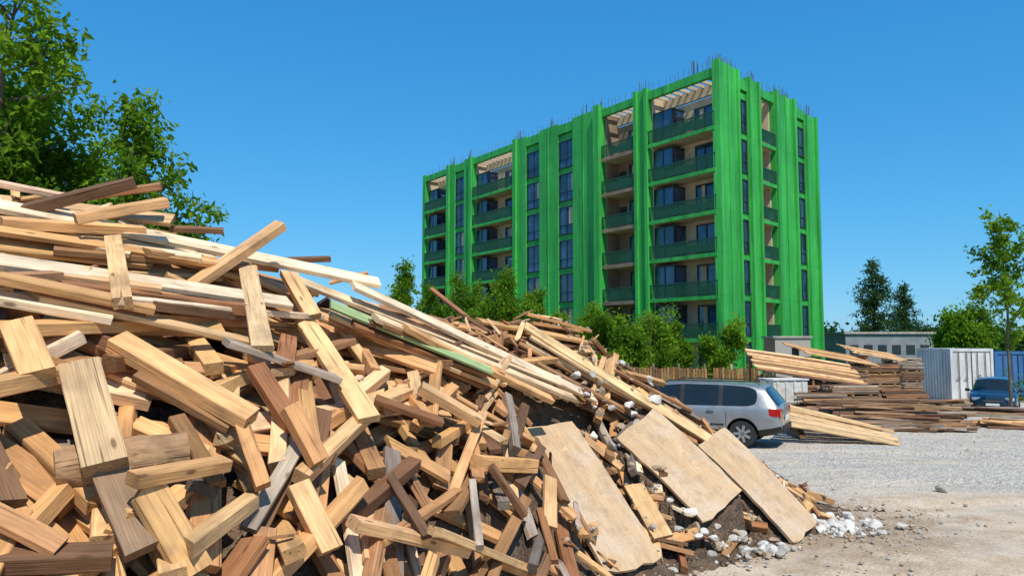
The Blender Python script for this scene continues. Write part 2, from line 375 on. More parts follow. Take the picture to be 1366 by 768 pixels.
def stick(N):
    c=0;tries=0
    while c<N and tries<N*12:
        tries+=1
        x=U(-5.0,2.2); rzv=float(np.interp(x,ridge[:,0],ridge[:,2])); y=U(1.5,10.2); t=float(hs_(x,y,TT)); h=float(hs_(x,y))
        if t<.25 or t>.80*rzv or y>np.interp(x,ridge[:,0],ridge[:,1])-.3: continue
        W,T=random.choice([(.13,.09),(.11,.10),(.14,.05),(.18,.06),(.13,.08),(.09,.09)]); L=U(.7,1.2)
        if x>-1: W*=.8;T*=.85
        yaw=math.atan2(-y,-x)+random.gauss(0,.55); pit=U(-.75,.0)
        u=Vector((math.cos(yaw)*math.cos(pit),math.sin(yaw)*math.cos(pit),math.sin(pit)))
        out=U(.10,.34); tip=Vector((x,y,max(h,t-.15)+U(0,.05)))+u*out; C=tip-u*(L/2)
        if bool(hs_(tip.x,tip.y,PM)): continue
        if tip.z>float(hs_(tip.x,tip.y,TT))+.36 : continue
        bad=any((C+u*s).z>float(hs_((C+u*s).x,(C+u*s).y,TT))+.24 for s in(-L/2,-L/4,0))
        if bad: continue
        A=axes_from(u,Vector((U(-.5,.5),U(-.3,.3),1))); wd.board(C,A,L,W,T,pick_tint(x,y,t),n=3,rag=(.04 if R()<.2 else 0)); stamp(C,A,L,W,T); c+=1
    return c
n1=fill(650,.0); n2=stick(190); n3=fill(850,.03); n4=stick(80); n5=fill(260,.055); 
def ray(px,py):
    d=S(px,py,1.0)-Vector((0,0,CAMZ)); D=1.2
    while D<13:
        p=Vector((0,0,CAMZ))+d*D
        if HX0<p.x<HX1 and p.z<=float(hs_(p.x,p.y)): return p
        D+=.03
    return None
def hero(x0,y0,x1,y1,W,T,tn,D0=None,D1=None,lift=True,up=None,rag=0,pc=76,mx=.20,gap=None):
    a=S(x0,y0,D0) if D0 else ray(x0,y0); b=S(x1,y1,D1) if D1 else ray(x1,y1)
    if a is None or b is None: return
    k=np.array([(float(hs_(*(a.lerp(b,q)).xy))-a.lerp(b,q).z) for q in np.linspace(.02,.98,24)])
    if gap and (k<-gap).mean()>.3: return      # would hang in the air between two heaps
    if lift:
        dz=float(np.percentile(k,pc)); dz=max(min(dz,mx),-.4); a=a+Vector((0,0,dz+T*.5)); b=b+Vector((0,0,dz+T*.5))
    u=b-a; L=u.length; A=axes_from(u,Vector(up) if up else Vector((U(-.12,.12),-.38,1))); C=(a+b)/2
    wd.board(C,A,L,W,T,tn,n=max(4,int(L/.3)),bow=.004,rag=rag); stamp(C,A,L,W,T)
P=lambda:tint(PALE); Tn=lambda:tint(TAN); Bn=lambda:tint(BRN); Gn=lambda:tint(GRY)
hero(-40,448,205,438,.14,.08,Tn())
hero(190,430,400,440,.12,.06,Tn()); hero(200,445,330,455,.1,.07,Bn())
hero(-30,585,120,545,.14,.09,Tn())
hero(-30,400,75,392,.1,.08,Bn())
hero(80,397,335,424,.10,.09,Bn())
hero(185,520,310,590,.14,.06,Bn())
hero(300,500,450,545,.16,.05,Gn())
hero(340,490,395,575,.13,.08,Bn())
hero(385,590,425,665,.12,.09,Tn())
hero(130,655,190,800,.18,.07,tint([(.28,.18,.11)]))
hero(190,680,260,800,.18,.06,tint([(.70,.42,.17)]))
hero(250,745,335,680,.1,.09,Tn())
hero(395,700,440,790,.14,.09,Tn())
hero(235,560,290,650,.10,.06,Bn()); hero(320,600,350,690,.09,.07,Tn())
hero(0,735,150,730,.13,.09,Bn()); hero(-20,690,80,740,.12,.05,Tn()); hero(175,665,300,640,.1,.07,Tn())
hero(505,725,610,655,.09,.05,Tn())
hero(470,745,620,775,.12,.08,tint([(.70,.42,.2)])); hero(580,755,690,790,.12,.06,tint([(.70,.44,.22)]))
hero(635,625,712,628,.1,.13,tint([(.70,.38,.15)]))
hero(560,535,640,580,.12,.09,Tn())
hero(500,570,590,600,.11,.05,Bn())
hero(520,640,570,720,.07,.05,Bn()); hero(655,655,700,720,.07,.06,Bn()); hero(720,680,740,750,.07,.05,Bn()); hero(630,650,640,740,.06,.05,Gn())
hero(845,650,885,720,.25,.05,tint([(.60,.36,.17)]))
UPP=(0,-.75,1)
# long planks along the back ridge and the fan running down to the right
for _ in range(15):
    q=R(); x0=385+180*q+U(-25,25); y0=412+50*q+U(-10,16); x1=x0+U(160,250); hero(x0,y0,x1,y0+(x1-x0)*U(.36,.44),U(.09,.15),.045,random.choice([Tn,Tn,P,Bn,P])(),up=(U(-.1,.1),-.55,1),pc=60,mx=.08,gap=.22)
for _ in range(11):
    x0=U(690,790); y0=446+(x0-690)*.25+U(0,30); x1=min(x0+U(150,250),1030); hero(x0,y0,x1,y0+(x1-x0)*U(.50,.60),U(.08,.14),.04,random.choice([Tn,Tn,Bn,P])(),up=(U(.0,.2),-.5,1),pc=62,mx=.08,gap=.22)
for _ in range(14):
    x0=U(-60,200); y0=285+x0*.14+U(0,130); x1=x0+U(170,330); hero(x0,y0,x1,y0+(x1-x0)*U(.04,.22),U(.09,.15),U(.04,.07),random.choice([Tn,Tn,Bn,P])(),up=(0,-.5,1),pc=62,mx=.10,gap=.25)
hero(0,308,190,318,.12,.08,Tn())
hero(-60,282,408,374,.13,.045,P(),up=UPP,mx=.14)
hero(-60,296,505,402,.17,.05,tint([(.84,.64,.42)]),None,7.5,up=UPP,mx=.16)
hero(-40,362,385,418,.18,.045,tint([(.84,.65,.44)]),up=UPP,mx=.16)
hero(-40,328,300,376,.10,.045,Tn(),up=UPP,mx=.12)
hero(385,396,745,530,.15,.045,P(),up=UPP,mx=.16); hero(440,432,655,518,.12,.03,tint([(.32,.42,.20)]),up=UPP,mx=.16); hero(470,408,792,552,.17,.045,P(),up=UPP,mx=.18)
hero(500,438,765,542,.14,.05,tint([(.82,.60,.36)]),up=UPP,mx=.2); hero(540,470,735,560,.12,.06,Tn(),up=UPP)
hero(700,446,962,606,.17,.045,tint([(.76,.50,.25)]),up=UPP,mx=.18); hero(735,454,1042,624,.17,.045,tint([(.78,.53,.28)]),up=UPP,mx=.22)
hero(600,415,720,494,.10,.05,P()); hero(585,408,650,445,.08,.05,Tn()); hero(625,405,700,430,.1,.04,Bn())
hero(575,385,625,425,.06,.04,Bn(),9.6,9.2,lift=False)
hero(150,345,162,435,.12,.08,Tn())
hero(330,368,350,478,.15,.05,tint([(.80,.54,.29)]))
hero(385,382,418,440,.14,.08,Tn())
hero(155,455,335,560,.16,.10,tint([(.74,.43,.19)]))
hero(408,455,492,588,.17,.06,tint([(.72,.44,.21)]))
hero(105,512,140,650,.21,.10,tint([(.58,.38,.21)]))
hero(20,460,50,530,.17,.08,Tn())
hero(255,382,375,300,.13,.08,tint([(.66,.40,.19)]),6.1,6.6,lift=False)
hero(-30,240,90,263,.1,.05,tint([(.70,.46,.30)]),5.7,6.1,lift=False)
hero(100,292,222,270,.16,.08,tint([(.66,.37,.17)]),5.7,6.1,lift=False)
hero(25,282,180,243,.12,.09,Bn(),5.8,6.1,lift=False)
hero(120,262,215,248,.1,.06,Bn(),6.2,6.3,lift=False); hero(225,305,298,308,.1,.05,Bn(),6.6,6.8,lift=False); hero(330,350,440,345,.09,.05,Bn(),6.9,7.3,lift=False)
hero(440,377,490,364,.06,.03,Tn(),7.6,7.8,lift=False)
hero(1062,595,1090,640,.12,.04,Gn())
wd.log(ray(72,640)+Vector((0,0,.05)),ray(248,612)+Vector((0,0,.05)),.115,(.38,.225,.12))
n6=fill(300,.10,(-4.5,4.6),small=True)
pile=group('lumber_pile'); wd.done('boards',pile)
print('boards',n1,n2,n3,n4,n5,n6,len(wd.f))
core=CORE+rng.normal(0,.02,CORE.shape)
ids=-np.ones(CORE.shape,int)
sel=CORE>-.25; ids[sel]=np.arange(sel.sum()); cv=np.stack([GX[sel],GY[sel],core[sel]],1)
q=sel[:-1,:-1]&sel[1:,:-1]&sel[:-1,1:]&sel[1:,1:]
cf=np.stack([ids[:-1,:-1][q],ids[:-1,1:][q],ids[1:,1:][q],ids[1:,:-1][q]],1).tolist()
CORE_M=noisy('debris_soil_gap_shade',(.05,.032,.02),(.20,.13,.08),3.5,.95,1.0,None,0,9,.05)  # debris fill coloured extra dark, painting shade into the gaps between boards
obj_from('debris_core',cv,cf,[CORE_M],pile)
# rubble stones on the pile's right end
rk=Rocks([RK_W,RK_T,RK_G])
for _ in range(1100):
    x=U(.3,5.4); y=U(7.2,13); t=float(hs_(x,y,TT)); h=float(hs_(x,y))
    if t<-.4 or bool(hs_(x,y,PM)): continue
    g=max(h,0.0)
    if t>1.0 and R()<.6: continue
    r=U(.012,.04) if R()<.85 else U(.04,.09)
    rk.add((x,y,g+r*.2),r,random.choice([0,1,1,1,2]),low=r<.04)
for _ in range(150):
    a=S(1120,690,10.3); r=.012+.10*R()**2; rk.add((a.x+random.gauss(0,.30),a.y+random.gauss(0,.24),r*.3),r,random.choice([0,0,0,0,1]),flat=.9)
for _ in range(130):
    a=S(960,712,9.1); r=.015+.09*R()**1.6; x,y=a.x+random.gauss(0,.4),a.y+random.gauss(0,.18); 
    if not bool(hs_(x,y,PM)): rk.add((x,y,max(float(hs_(x,y)),0)+r*.3),r,random.choice([0,0,1,2]),flat=.9)
for _ in range(34):
    p=ray(U(765,880),U(480,610))
    if p is not None and not bool(hs_(p.x,p.y,PM)) and p.y<11.5: r=U(.03,.11); rk.add(p+Vector((0,0,r*.2)),r,random.choice([0,1,1,2]),flat=.9)
rk.add((bx(1248,12.4),12.4,.05),.12,2,flat=.95)
rk.done('rubble_stones')
pb=Rocks([RK_T,RK_G])
for _ in range(3600):
    if R()<.45: a=R()*6.28; q=abs(random.gauss(0,1.1)); x=4.6+math.cos(a)*q; y=10.3+math.sin(a)*q
    else: y=7.6+12*R()**1.4; x=U(.2,12.5)*(y/12)+.5
    if float(hs_(x,y,TT))>-.05 and x<6.5 and y<15: continue
    r=.008+.035*R()**4; pb.add((x,y,float(gz(x,y))+r*.1),r,random.randint(0,1),low=True)
pb.done('gravel')
# sheets
PLY=NT('plywood'); o=PLY.n('TexCoord').outputs['Object']; a=PLY.noise(o,1.0,4,.65,(2,9,9)); b=PLY.noise(o,45,3,.7); cc=PLY.noise(o,2.2,4,.7)
c=PLY.mix(PLY.ramp(a,.3,.7),(.42,.27,.15),(.60,.42,.25)); c=PLY.mix(PLY.ramp(cc,.48,.68,0,.7),c,(.54,.43,.32)); c=PLY.mix(PLY.ramp(b,.52,.72,0,.45),c,(.22,.15,.09)); c=PLY.mix(PLY.ramp(PLY.noise(o,6,4,.7),.52,.72,0,.5),c,(.27,.18,.11))
PLY.col(c); PLY.rough(.85); PLY.bump(PLY.math('ADD',a,PLY.math('MULTIPLY',b,.5)),.7,.012)
for A,u,v,n,L,W in panels:
    mb=MB([PLY.m]); nseg=12; ms=6; th=.04
    def pt(i,j):
        s=L*i/nseg;t=W*j/ms; warp=.03*math.sin(math.pi*i/nseg)+.015*math.sin(3*t+s)
        es=U(-.018,.018) if i in(0,nseg) else 0; et=U(-.008,.008) if j in(0,ms) else 0
        if i==nseg and j==0: es-=.05
        return Vector((s-L/2+es,t-W/2+et,warp+th))
    g=[[i*(ms+1)+j for j in range(ms+1)] for i in range(nseg+1)]
    rows=[[pt(i,j) for j in range(ms+1)] for i in range(nseg+1)]
    for r_ in rows: mb.v+=r_
    off=len(mb.v)
    for r_ in rows: mb.v+=[p-Vector((0,0,th)) for p in r_]
    for i in range(nseg):
        for j in range(ms):
            mb.f.append((g[i][j],g[i+1][j],g[i+1][j+1],g[i][j+1])); mb.mi.append(0); mb.f.append(tuple(off+k for k in(g[i][j+1],g[i+1][j+1],g[i+1][j],g[i][j]))); mb.mi.append(0)
    for i in range(nseg):
        for j,fl in((0,0),(ms,1)):
            q=(g[i][j],off+g[i][j],off+g[i+1][j],g[i+1][j]); mb.f.append(q[::-1] if fl else q); mb.mi.append(0)
    for j in range(ms):
        for i,fl in((0,1),(nseg,0)):
            q=(g[i][j],off+g[i][j],off+g[i][j+1],g[i][j+1]); mb.f.append(q[::-1] if fl else q); mb.mi.append(0)
    ob=mb.done('plywood_panel'); M=Matrix((u,n.cross(u),n)).transposed().to_4x4(); M.translation=A+u*L/2+v*W/2; ob.matrix_world=M

# ------------------------------------------------------------------ building
GRN=NT('green_panel'); o=GRN.obj(); a=GRN.noise(o,1.0,4,.65,(1.2,1.2,.10)); b=GRN.noise(o,1.0,4,.7,(5,5,.5)); d=GRN.noise(o,.25,3,.5)
c=GRN.mix(GRN.ramp(a,.3,.7),(.016,.23,.034),(.045,.48,.065)); c=GRN.mix(GRN.ramp(b,.5,.75,0,.55),c,(.12,.56,.12)); c=GRN.mix(GRN.ramp(d,.45,.7,0,.4),c,(.014,.18,.035))
drip=GRN.ramp(GRN.noise(o,1.0,3,.7,(3,3,.12)),.58,.72,0,.6); c=GRN.mix(drip,c,(.012,.13,.03))
sp=GRN.n('SeparateXYZ'); GRN.set(sp.inputs[0],o); fr=GRN.math('FRACT',GRN.math('DIVIDE',GRN.math('ADD',sp.outputs[2],.4),3.1)); ln=GRN.ramp(fr,.0,.012,.6,0)
c=GRN.mix(ln,c,(.004,.06,.012)); GRN.col(c); GRN.rough(.6); GRN.bump(b,.4,.04)
BEI=noisy('beige_concrete',(.42,.32,.20),(.60,.48,.33),.8,.85,.2)
BRW=noisy('brown_wall',(.17,.115,.075),(.30,.21,.14),.8,.85,.2)
GLS=NT('window_glass'); GLS.col(GLS.mix(GLS.ramp(GLS.noise(GLS.obj(),.5,3,.6),.42,.6),(.008,.022,.05),(.03,.08,.17))); GLS.rough(.05); GLS.b.inputs['Specular IOR Level'].default_value=1.0
FRM=simple('dark_frame',(.02,.03,.035),.45)
RLG=simple('railing_green',(.012,.08,.035),.5)
STL=simple('rebar_steel',(.14,.15,.17),.6,.4)
bld=group('green_apartment_building')
A0=Vector((15.0,52.8,0)); B0=Vector((-11.0,90.0,0)); C0=Vector((27.4,65.4,0)); D0=B0+C0-A0
mats=[GRN.m,BEI,BRW,GLS.m,FRM,RLG,STL]; G_,BE,BR,GL,FR,RL,ST=range(7)
class Facade:
    def __init__(s,O,E,inward): 
        s.O=O; s.u=(E-O).normalized(); n=Vector((s.u.y,-s.u.x,0)); s.n=n if n.dot(inward-O)<0 else -n; s.parts={}
    def box(s,key,u0,u1,d0,d1,z0,z1,m):
        mb=s.parts.setdefault(key,MB(mats)); c=s.O+s.u*((u0+u1)/2)+s.n*((d0+d1)/2)+Vector((0,0,(z0+z1)/2)); mb.box(c,(abs(u1-u0)/2,abs(d1-d0)/2,(z1-z0)/2),m,(s.u,s.n,Vector((0,0,1))))
    def fin(s,pre):
        for k,mb in s.parts.items(): mb.done(pre+k,bld)
LV=[2.7+3.1*k for k in range(6)]
def solid(f,u0,u1,top=22.8,ribs=()):
    f.box('walls',u0,u1,-.45,0,0,top,G_)
    for a,b,dd in ribs: f.box('ribs',a,b,.002,dd,0,top+U(-.1,.2),G_)
def wincol(f,u0,u1,top=22.6):
    f.box('walls',u0,u1,-.5,-.32,0,top,G_); f.box('walls',u0,u1,-.318,-.02,21.75,top-.003,G_)
    for z in [-.4]+LV:
        a=z+.35;b=z+2.75
        f.box('glass',u0+.04,u1-.04,-.3,-.2,a,b,GL)
        f.box('window_frames',u0,u1,-.3,-.12,b+.002,b+.1,FR); f.box('window_frames',u0,u1,-.3,-.06,a-.1,a-.002,FR)
        um=(u0+u1)/2; f.box('window_frames',um-.04,um+.04,-.198,-.13,a,b,FR); f.box('window_frames',u0+.04,um-.045,-.198,-.14,a+.75,a+.82,FR)
        f.box('window_frames',um+.045,u1-.04,-.198,-.14,a+.75,a+.82,FR)
        f.box('window_frames',u0+.001,u0+.07,-.198,-.1,a,b,FR); f.box('window_frames',u1-.07,u1-.001,-.198,-.1,a,b,FR)
        if R()<.4: f.box('curtains',u0+.1,u0+(u1-u0)*U(.2,.45),-.199,-.19,a+.85,b-.02,BE)
        if b+.11<21.7: f.box('spandrels',u0+.03,u1-.03,-.31,-.16,b+.11,b+.58,G_)
def bay(f,u0,u1,wide=True,dark=False,sh=0.0):
    W=u1-u0; dp=-1.8; wm=BR if dark else BE; ui=u0+sh
    f.box('bay_walls',ui,u1,dp-.14,dp,0,21.2,wm)
    f.box('bay_walls',ui,ui+.15,dp+.002,-.452,0,22.3,wm); f.box('bay_walls',u1-.15,u1,dp+.002,-.452,0,22.3,wm)
    f.box('parapet',u0+.002,u1-.002,-.4,-.03,21.95,22.6,G_)
    f.box('parapet',ui+.16,u1-.16,dp-.1,dp+.15,21.3,22.1,BE)
    k=ui+.5
    while k<u1-.3: f.box('pergola_beams',k,k+.12,dp+.16,-.402,21.97,22.2,BE); k+=.75
    for z in LV:
        f.box('slabs',ui+.16,u1-.16,dp+.003,-.02,z-.24,z,BE)
        f.box('slabs',u0+.003,u1-.003,-.018,.10,z-.27,z+.03,G_ if not dark else BR)
        f.box('railings',u0+.02,u1-.02,.03,.09,z+1.05,z+1.12,RL); f.box('railings',u0+.02,u1-.02,.04,.08,z+.10,z+.14,RL)
        k=u0+.05
        while k<u1-.03: f.box('railings',k,k+.045,.04,.08,z+.145,z+1.045,RL); k+=.12
        k=u0+.05
        while k<u1-1.0:
            if R()<.6: f.box('railings',k,k+.98,.052,.066,z+.2,z+.2+U(.35,.75),RL)
            k+=1.0
    for i,z in enumerate([-.4]+LV):
        hh=2.45 if i<6 else 2.3
        a=ui+.25; b=u0+W*(.5 if wide else .6)
        f.box('glass',a,b,dp+.02,dp+.06,z+.05,z+hh,GL)
        nm=3 if wide else 2
        for q in range(nm+1):
            uu=a+(b-a)*q/nm; f.box('window_frames',uu-.045,uu+.045,dp+.062,dp+.12,z+.05,z+hh,FR)
            if q<nm and R()<.35: f.box('curtains',uu+.06,uu+(b-a)/nm*U(.35,.9),dp+.061,dp+.07,z+.3,z+hh-.02,BE)
        f.box('window_frames',a-.05,b+.05,dp+.062,dp+.13,z+hh+.002,z+hh+.1,FR)
        if i>0:
            if wide:
                a2=u1-2.2;b2=u1-.17
                f.box('glass',a2,b2,dp+.01,-.45,z+.02,z+2.5,GL)
                for uu in(a2,(a2+b2)/2,b2-.03): f.box('window_frames',uu-.04,uu+.04,-.448,-.40,z+.02,z+2.5,FR)
                f.box('window_frames',a2-.05,b2,-.448,-.41,z+1.0,z+1.08,FR); f.box('window_frames',a2-.06,b2,dp+.02,-.4,z+2.502,z+2.6,FR)
            elif R()<.6:
                f.box('window_frames',u0+W*.72,u0+W*.92,dp+.005,dp+.06,z+.02,z+2.1,FR)
inw=(A0+D0)/2
fl=Facade(A0,B0,inw)
solid(fl,0,.25)
solid(fl,7.03,8.53,22.9,((7.03,7.35,.2),(8.2,8.53,.2)))
solid(fl,12.57,16.56,22.8,((12.6,13.3,.4),(15.0,15.1,.06)))
solid(fl,18.7,21.6,22.8,((20.1,20.22,.08),))
solid(fl,23.8,25.9,22.8,((25.3,25.8,.25),))
solid(fl,33.7,35.6,22.8,((33.8,34.3,.25),))
solid(fl,37.6,39.3,22.8,((38.7,39.2,.25),))
solid(fl,44.7,45.4,22.8,())
for a,b in((16.56,18.7),(21.6,23.8),(35.6,37.6)): wincol(fl,a,b)
bay(fl,.25,7.03,True,sh=.36); bay(fl,8.53,12.57,False,True); bay(fl,25.9,33.7,True); bay(fl,39.3,44.7,True)
fr_=Facade(A0,C0,inw)
solid(fr_,0,3.2,23.1,((.0,.35,.16),(1.5,1.62,.08),(2.85,3.15,.16)))
solid(fr_,4.6,6.6,22.9,((4.7,5.0,.2),(6.2,6.5,.2)))
solid(fr_,9.25,13.2,23.0,((9.3,9.7,.22),(11.2,11.32,.08),(12.7,13.1,.22)))
solid(fr_,15.06,17.7,22.4,((15.2,15.5,.2),(17.2,17.6,.2)))
wincol(fr_,3.2,4.6); wincol(fr_,13.2,15.06); bay(fr_,6.6,9.25,False)
for f,Lf in((fl,45.4),(fr_,17.7)):
    k=.3
    while k<Lf-.1:
        h=U(.2,.55); f.box('rebar',k,k+.028,-.25,-.222,22.4,22.9+h,ST)
        k+=U(.3,.8)
    ctr=[.8,2.4,7.7,13.2,15.2,20,25,34.5,38.5] if Lf>20 else [.5,1.5,2.7,5.5,10,11.5,12.5,16.5]
    for c_ in ctr:
        for q in range(6):
            kk=max(.05,c_+U(-.6,.6)); dd=U(-.4,-.1); f.box('rebar',kk,kk+.032,dd,dd+.032,22.5,23.1+U(.2,.8),ST)
fl.fin('long_'); fr_.fin('short_')
mb=MB(mats); iA=A0+(fl.u+fr_.u)*2.0; iB=B0+fr_.u*2.0; iC=C0+fl.u*2.0; base=[iA,iC,D0,iB]
for z in(0,21.25): mb.v+=[Vector((p.x,p.y,z)) for p in base]
for f in((3,2,1,0),(4,5,6,7),(0,1,5,4),(1,2,6,5),(2,3,7,6),(3,0,4,7)): mb.f.append(f); mb.mi.append(0)
mb.done('core',bld)
fb=Facade(B0,D0,inw); fb.box('end_wall',0,17.7,-.3,0,0,22.4,G_); fb.fin('')
fc=Facade(C0,D0,inw); fc.box('back_wall',0,45.4,-.3,0,0,22.4,G_); fc.fin('')

# ------------------------------------------------------------------ vegetation
def leaves(name,pts,size,parent,mat,asp=.5):
    N=len(pts); pts=np.asarray(pts); d=rng.normal(size=(N,3)); d[:,2]-=.3; d/=np.linalg.norm(d,axis=1)[:,None]
    s=rng.normal(size=(N,3)); s[:,2]*=.6; s-=d*(s*d).sum(1)[:,None]; s/=np.linalg.norm(s,axis=1)[:,None]; nn=np.cross(d,s)
    L=(size*rng.uniform(.6,1.3,N))[:,None]
    v=np.stack([pts,pts+d*L*.45+s*L*asp*.5+nn*L*.08,pts+d*L,pts+d*L*.45-s*L*asp*.5+nn*L*.08],1).reshape(-1,3)
    f=np.arange(4*N).reshape(N,4).tolist(); o=obj_from(name,v,f,[mat],parent)
    a=o.data.attributes.new('lt','FLOAT','POINT'); cl=np.clip(.48+.27*np.sin(pts[:,0]*2.1+pts[:,2]*1.7)+.2*np.cos(pts[:,1]*2.7)+rng.normal(0,.22,N),0,1); a.data.foreach_set('value',np.repeat(cl,4).astype(np.float32)); return o
def tree(name,base,cz,rx,rz,tr=.12,nl=16,ntw=6,per=40,ls=.1,clump=.28,mat=None,off=(0,0),stems=1,trunk_top=None):
    g=group(name,base); mb=MB([BARK]); P=[]
    top=trunk_top or cz+rz*.55
    for st in range(stems):
        sx,sy=(U(-.3,.3)*rx,U(-.3,.3)*rx) if stems>1 else (0,0)
        tp=[Vector((sx*.3*q*3+off[0]*q*q+U(-.05,.05)*q*top*.3,sy*q+off[1]*q*q+U(-.05,.05)*q*top*.3,top*q)) for q in np.linspace(0,1,7)]; tp[0].z=-.1
        mb.tube(tp,[tr*(1-.85*q) for q in np.linspace(0,1,7)],8)
        for i in range(nl//stems):
            d=Vector(rng.normal(size=3)).normalized(); rr=U(.5,1.0)
            tgt=Vector((off[0]+d.x*rx*rr,off[1]+d.y*rx*rr,cz+d.z*rz*rr))
            k=min(.98,max(.12,(tgt.z-U(.3,.5)*rz)/top)); j=min(5,int(k*6)); s0=tp[j].lerp(tp[j+1],k*6-j)
            mid=s0.lerp(tgt,.5)+Vector((0,0,-.08*rx)); pts=[s0,s0.lerp(mid,.5),mid,mid.lerp(tgt,.5)+Vector((U(-1,1),U(-1,1),U(0,1)))*.05*rx,tgt]
            r0=tr*.42*(1-k*.6); mb.tube(pts,[r0,r0*.8,r0*.6,r0*.4,r0*.15],5)
            for t_ in range(ntw):
                q=U(.35,1); a=pts[min(3,int(q*4))].lerp(pts[min(4,int(q*4)+1)],q*4%1 if q<1 else 1)
                e=a+Vector(rng.normal(size=3)).normalized()*U(.15,.42)*rx; mb.tube([a,a.lerp(e,.5)+Vector((0,0,.02)),e],[r0*.25,r0*.17,r0*.06],4,cap=False)
                n_=int(per*U(.5,1.4)); w_=rng.random(n_)**.7; c=np.array(a)[None]+(np.array(e)-np.array(a))[None]*w_[:,None]
                P.append(c+rng.normal(0,clump*.55,(n_,3))*U(.6,1.2))
    mb.done('trunk_and_limbs',g); leaves('crown',np.concatenate(P),ls,g,mat or LEAF); return g
tree('deciduous_tree',(-9.4,14.2,0),5.7,2.4,2.9,.17,34,9,66,.16,.26,off=(.2,0),trunk_top=7.6)
tree('deciduous_tree',(-7.2,13.6,0),4.8,1.6,2.5,.11,26,8,58,.15,.22,off=(.1,0))
tree('deciduous_tree',(-8.9,12.6,0),4.4,1.8,2.0,.12,24,8,66,.15,.26,off=(.1,0))
tree('deciduous_tree',(-8.9,12.0,0),7.3,1.5,1.5,.12,18,6,28,.17,.2,off=(.7,0),trunk_top=8.4)
tree('deciduous_tree',(-12.6,16.5,0),5.5,2.6,3.4,.17,22,7,45,.16,.3)
def bush(px,D,ytop,w,name='shrub',per=60,ls=.22,mat=None,base=0):
    x=bx(px,D); zt=CAMZ+(455-ytop)/F*D; rx=w/F*D/2; zb=base; rz=(zt-zb)/2
    tree(name,(x,D,float(gz(x,D))),zb+rz,rx,rz*.95,.07*max(1,rx/1.5),20,6,per,ls,.24*max(.7,rx),mat,stems=3)
bush(812,42,388,70,per=85); bush(862,41,390,78,per=90); bush(786,44,400,56,per=75); bush(960,41,402,60,per=70); bush(838,39,418,60,per=75); bush(905,43,425,50,per=60)
bush(676,50,350,74,ls=.24,per=85); bush(618,56,362,76,ls=.26,per=85); bush(535,44,338,54,ls=.20,per=75); bush(742,46,396,52,per=80); bush(575,58,345,56,ls=.26,per=70); bush(708,48,376,62,ls=.24,per=80); bush(645,50,372,56,ls=.24,per=75)
bush(1285,62,390,95,ls=.34,per=110); bush(1245,75,415,70,ls=.34,mat=LEAFD); bush(1356,48,474,50,ls=.2)
x=bx(1343,30); tree('young_tree',(x,30,-.6),6.3,1.5,2.7,.07,26,6,20,.22,.15,trunk_top=8.4)
def conifer(px,D,ytop,w,name='pine_tree'):
    x=bx(px,D); Ht=CAMZ+(455-ytop)/F*D; g=group(name,(x,D,0)); mb=MB([BARK]); mb.tube([(0,0,-.1),(0,0,Ht*.5),(0,0,Ht)],[.28,.16,.03],7); P=[]
    z=Ht*.12
    while z<Ht*.985:
        q=z/Ht; rr=w/F*D/2*(1-q)**.6*U(.6,1.25)+.15
        for k in range(6):
            th=U(0,6.28); r=rr*U(.6,1.15); e=Vector((math.cos(th)*r,math.sin(th)*r,z-r*.12+U(-.3,.4))); mb.tube([(0,0,z),e*.5+Vector((0,0,z*.5+.1)),e],[.05,.035,.012],4,cap=False)
            n_=int(34*max(.35,r/2)); w_=rng.random(n_)[:,None]**.6; P.append(np.array([0,0,z])[None]*(1-w_)+np.array(e)[None]*w_+rng.normal(0,.2,(n_,3)))
        z+=Ht*.033
    mb.done('trunk_and_limbs',g); leaves('crown',np.concatenate(P),.5,g,LEAFD,.3)
conifer(1166,88,346,86); conifer(1207,95,380,68); 
g=group('distant_trees'); P=[]
for k in range(150):
    x=U(-60,190); y=U(140,175); h=U(3,6.5)*(1.0 if x<110 else 1.1); r=U(2,4); n_=int(170)
    d=rng.normal(size=(n_,3)); d/=np.linalg.norm(d,axis=1)[:,None]; rr=rng.uniform(.5,1,(n_,1)); P.append(np.array([x,y,h*.5])+d*rr*np.array([r,r,h*.55])*(1+.25*rng.normal(size=(n_,1))))
leaves('crowns',np.concatenate(P),1.1,g,LEAFD,.7)
P=[]
for k in range(60):
    y=U(37,44); x=bx(U(700,1010),y); n_=60; P.append(np.array([x,y,.35])+np.abs(rng.normal(0,1,(n_,3)))*np.array([.45,.45,.45])*rng.choice([-1,1],(n_,3))*np.array([1,1,.8]))
for k in range(60):
    y=U(38,60); x=bx(U(1335,1420),y); n_=60; P.append(np.array([x,y,-.2])+np.abs(rng.normal(0,1,(n_,3)))*np.array([.6,.6,.5])*rng.choice([-1,1],(n_,3))*np.array([1,1,.8]))
leaves('undergrowth',np.concatenate(P),.22,None,LEAF)

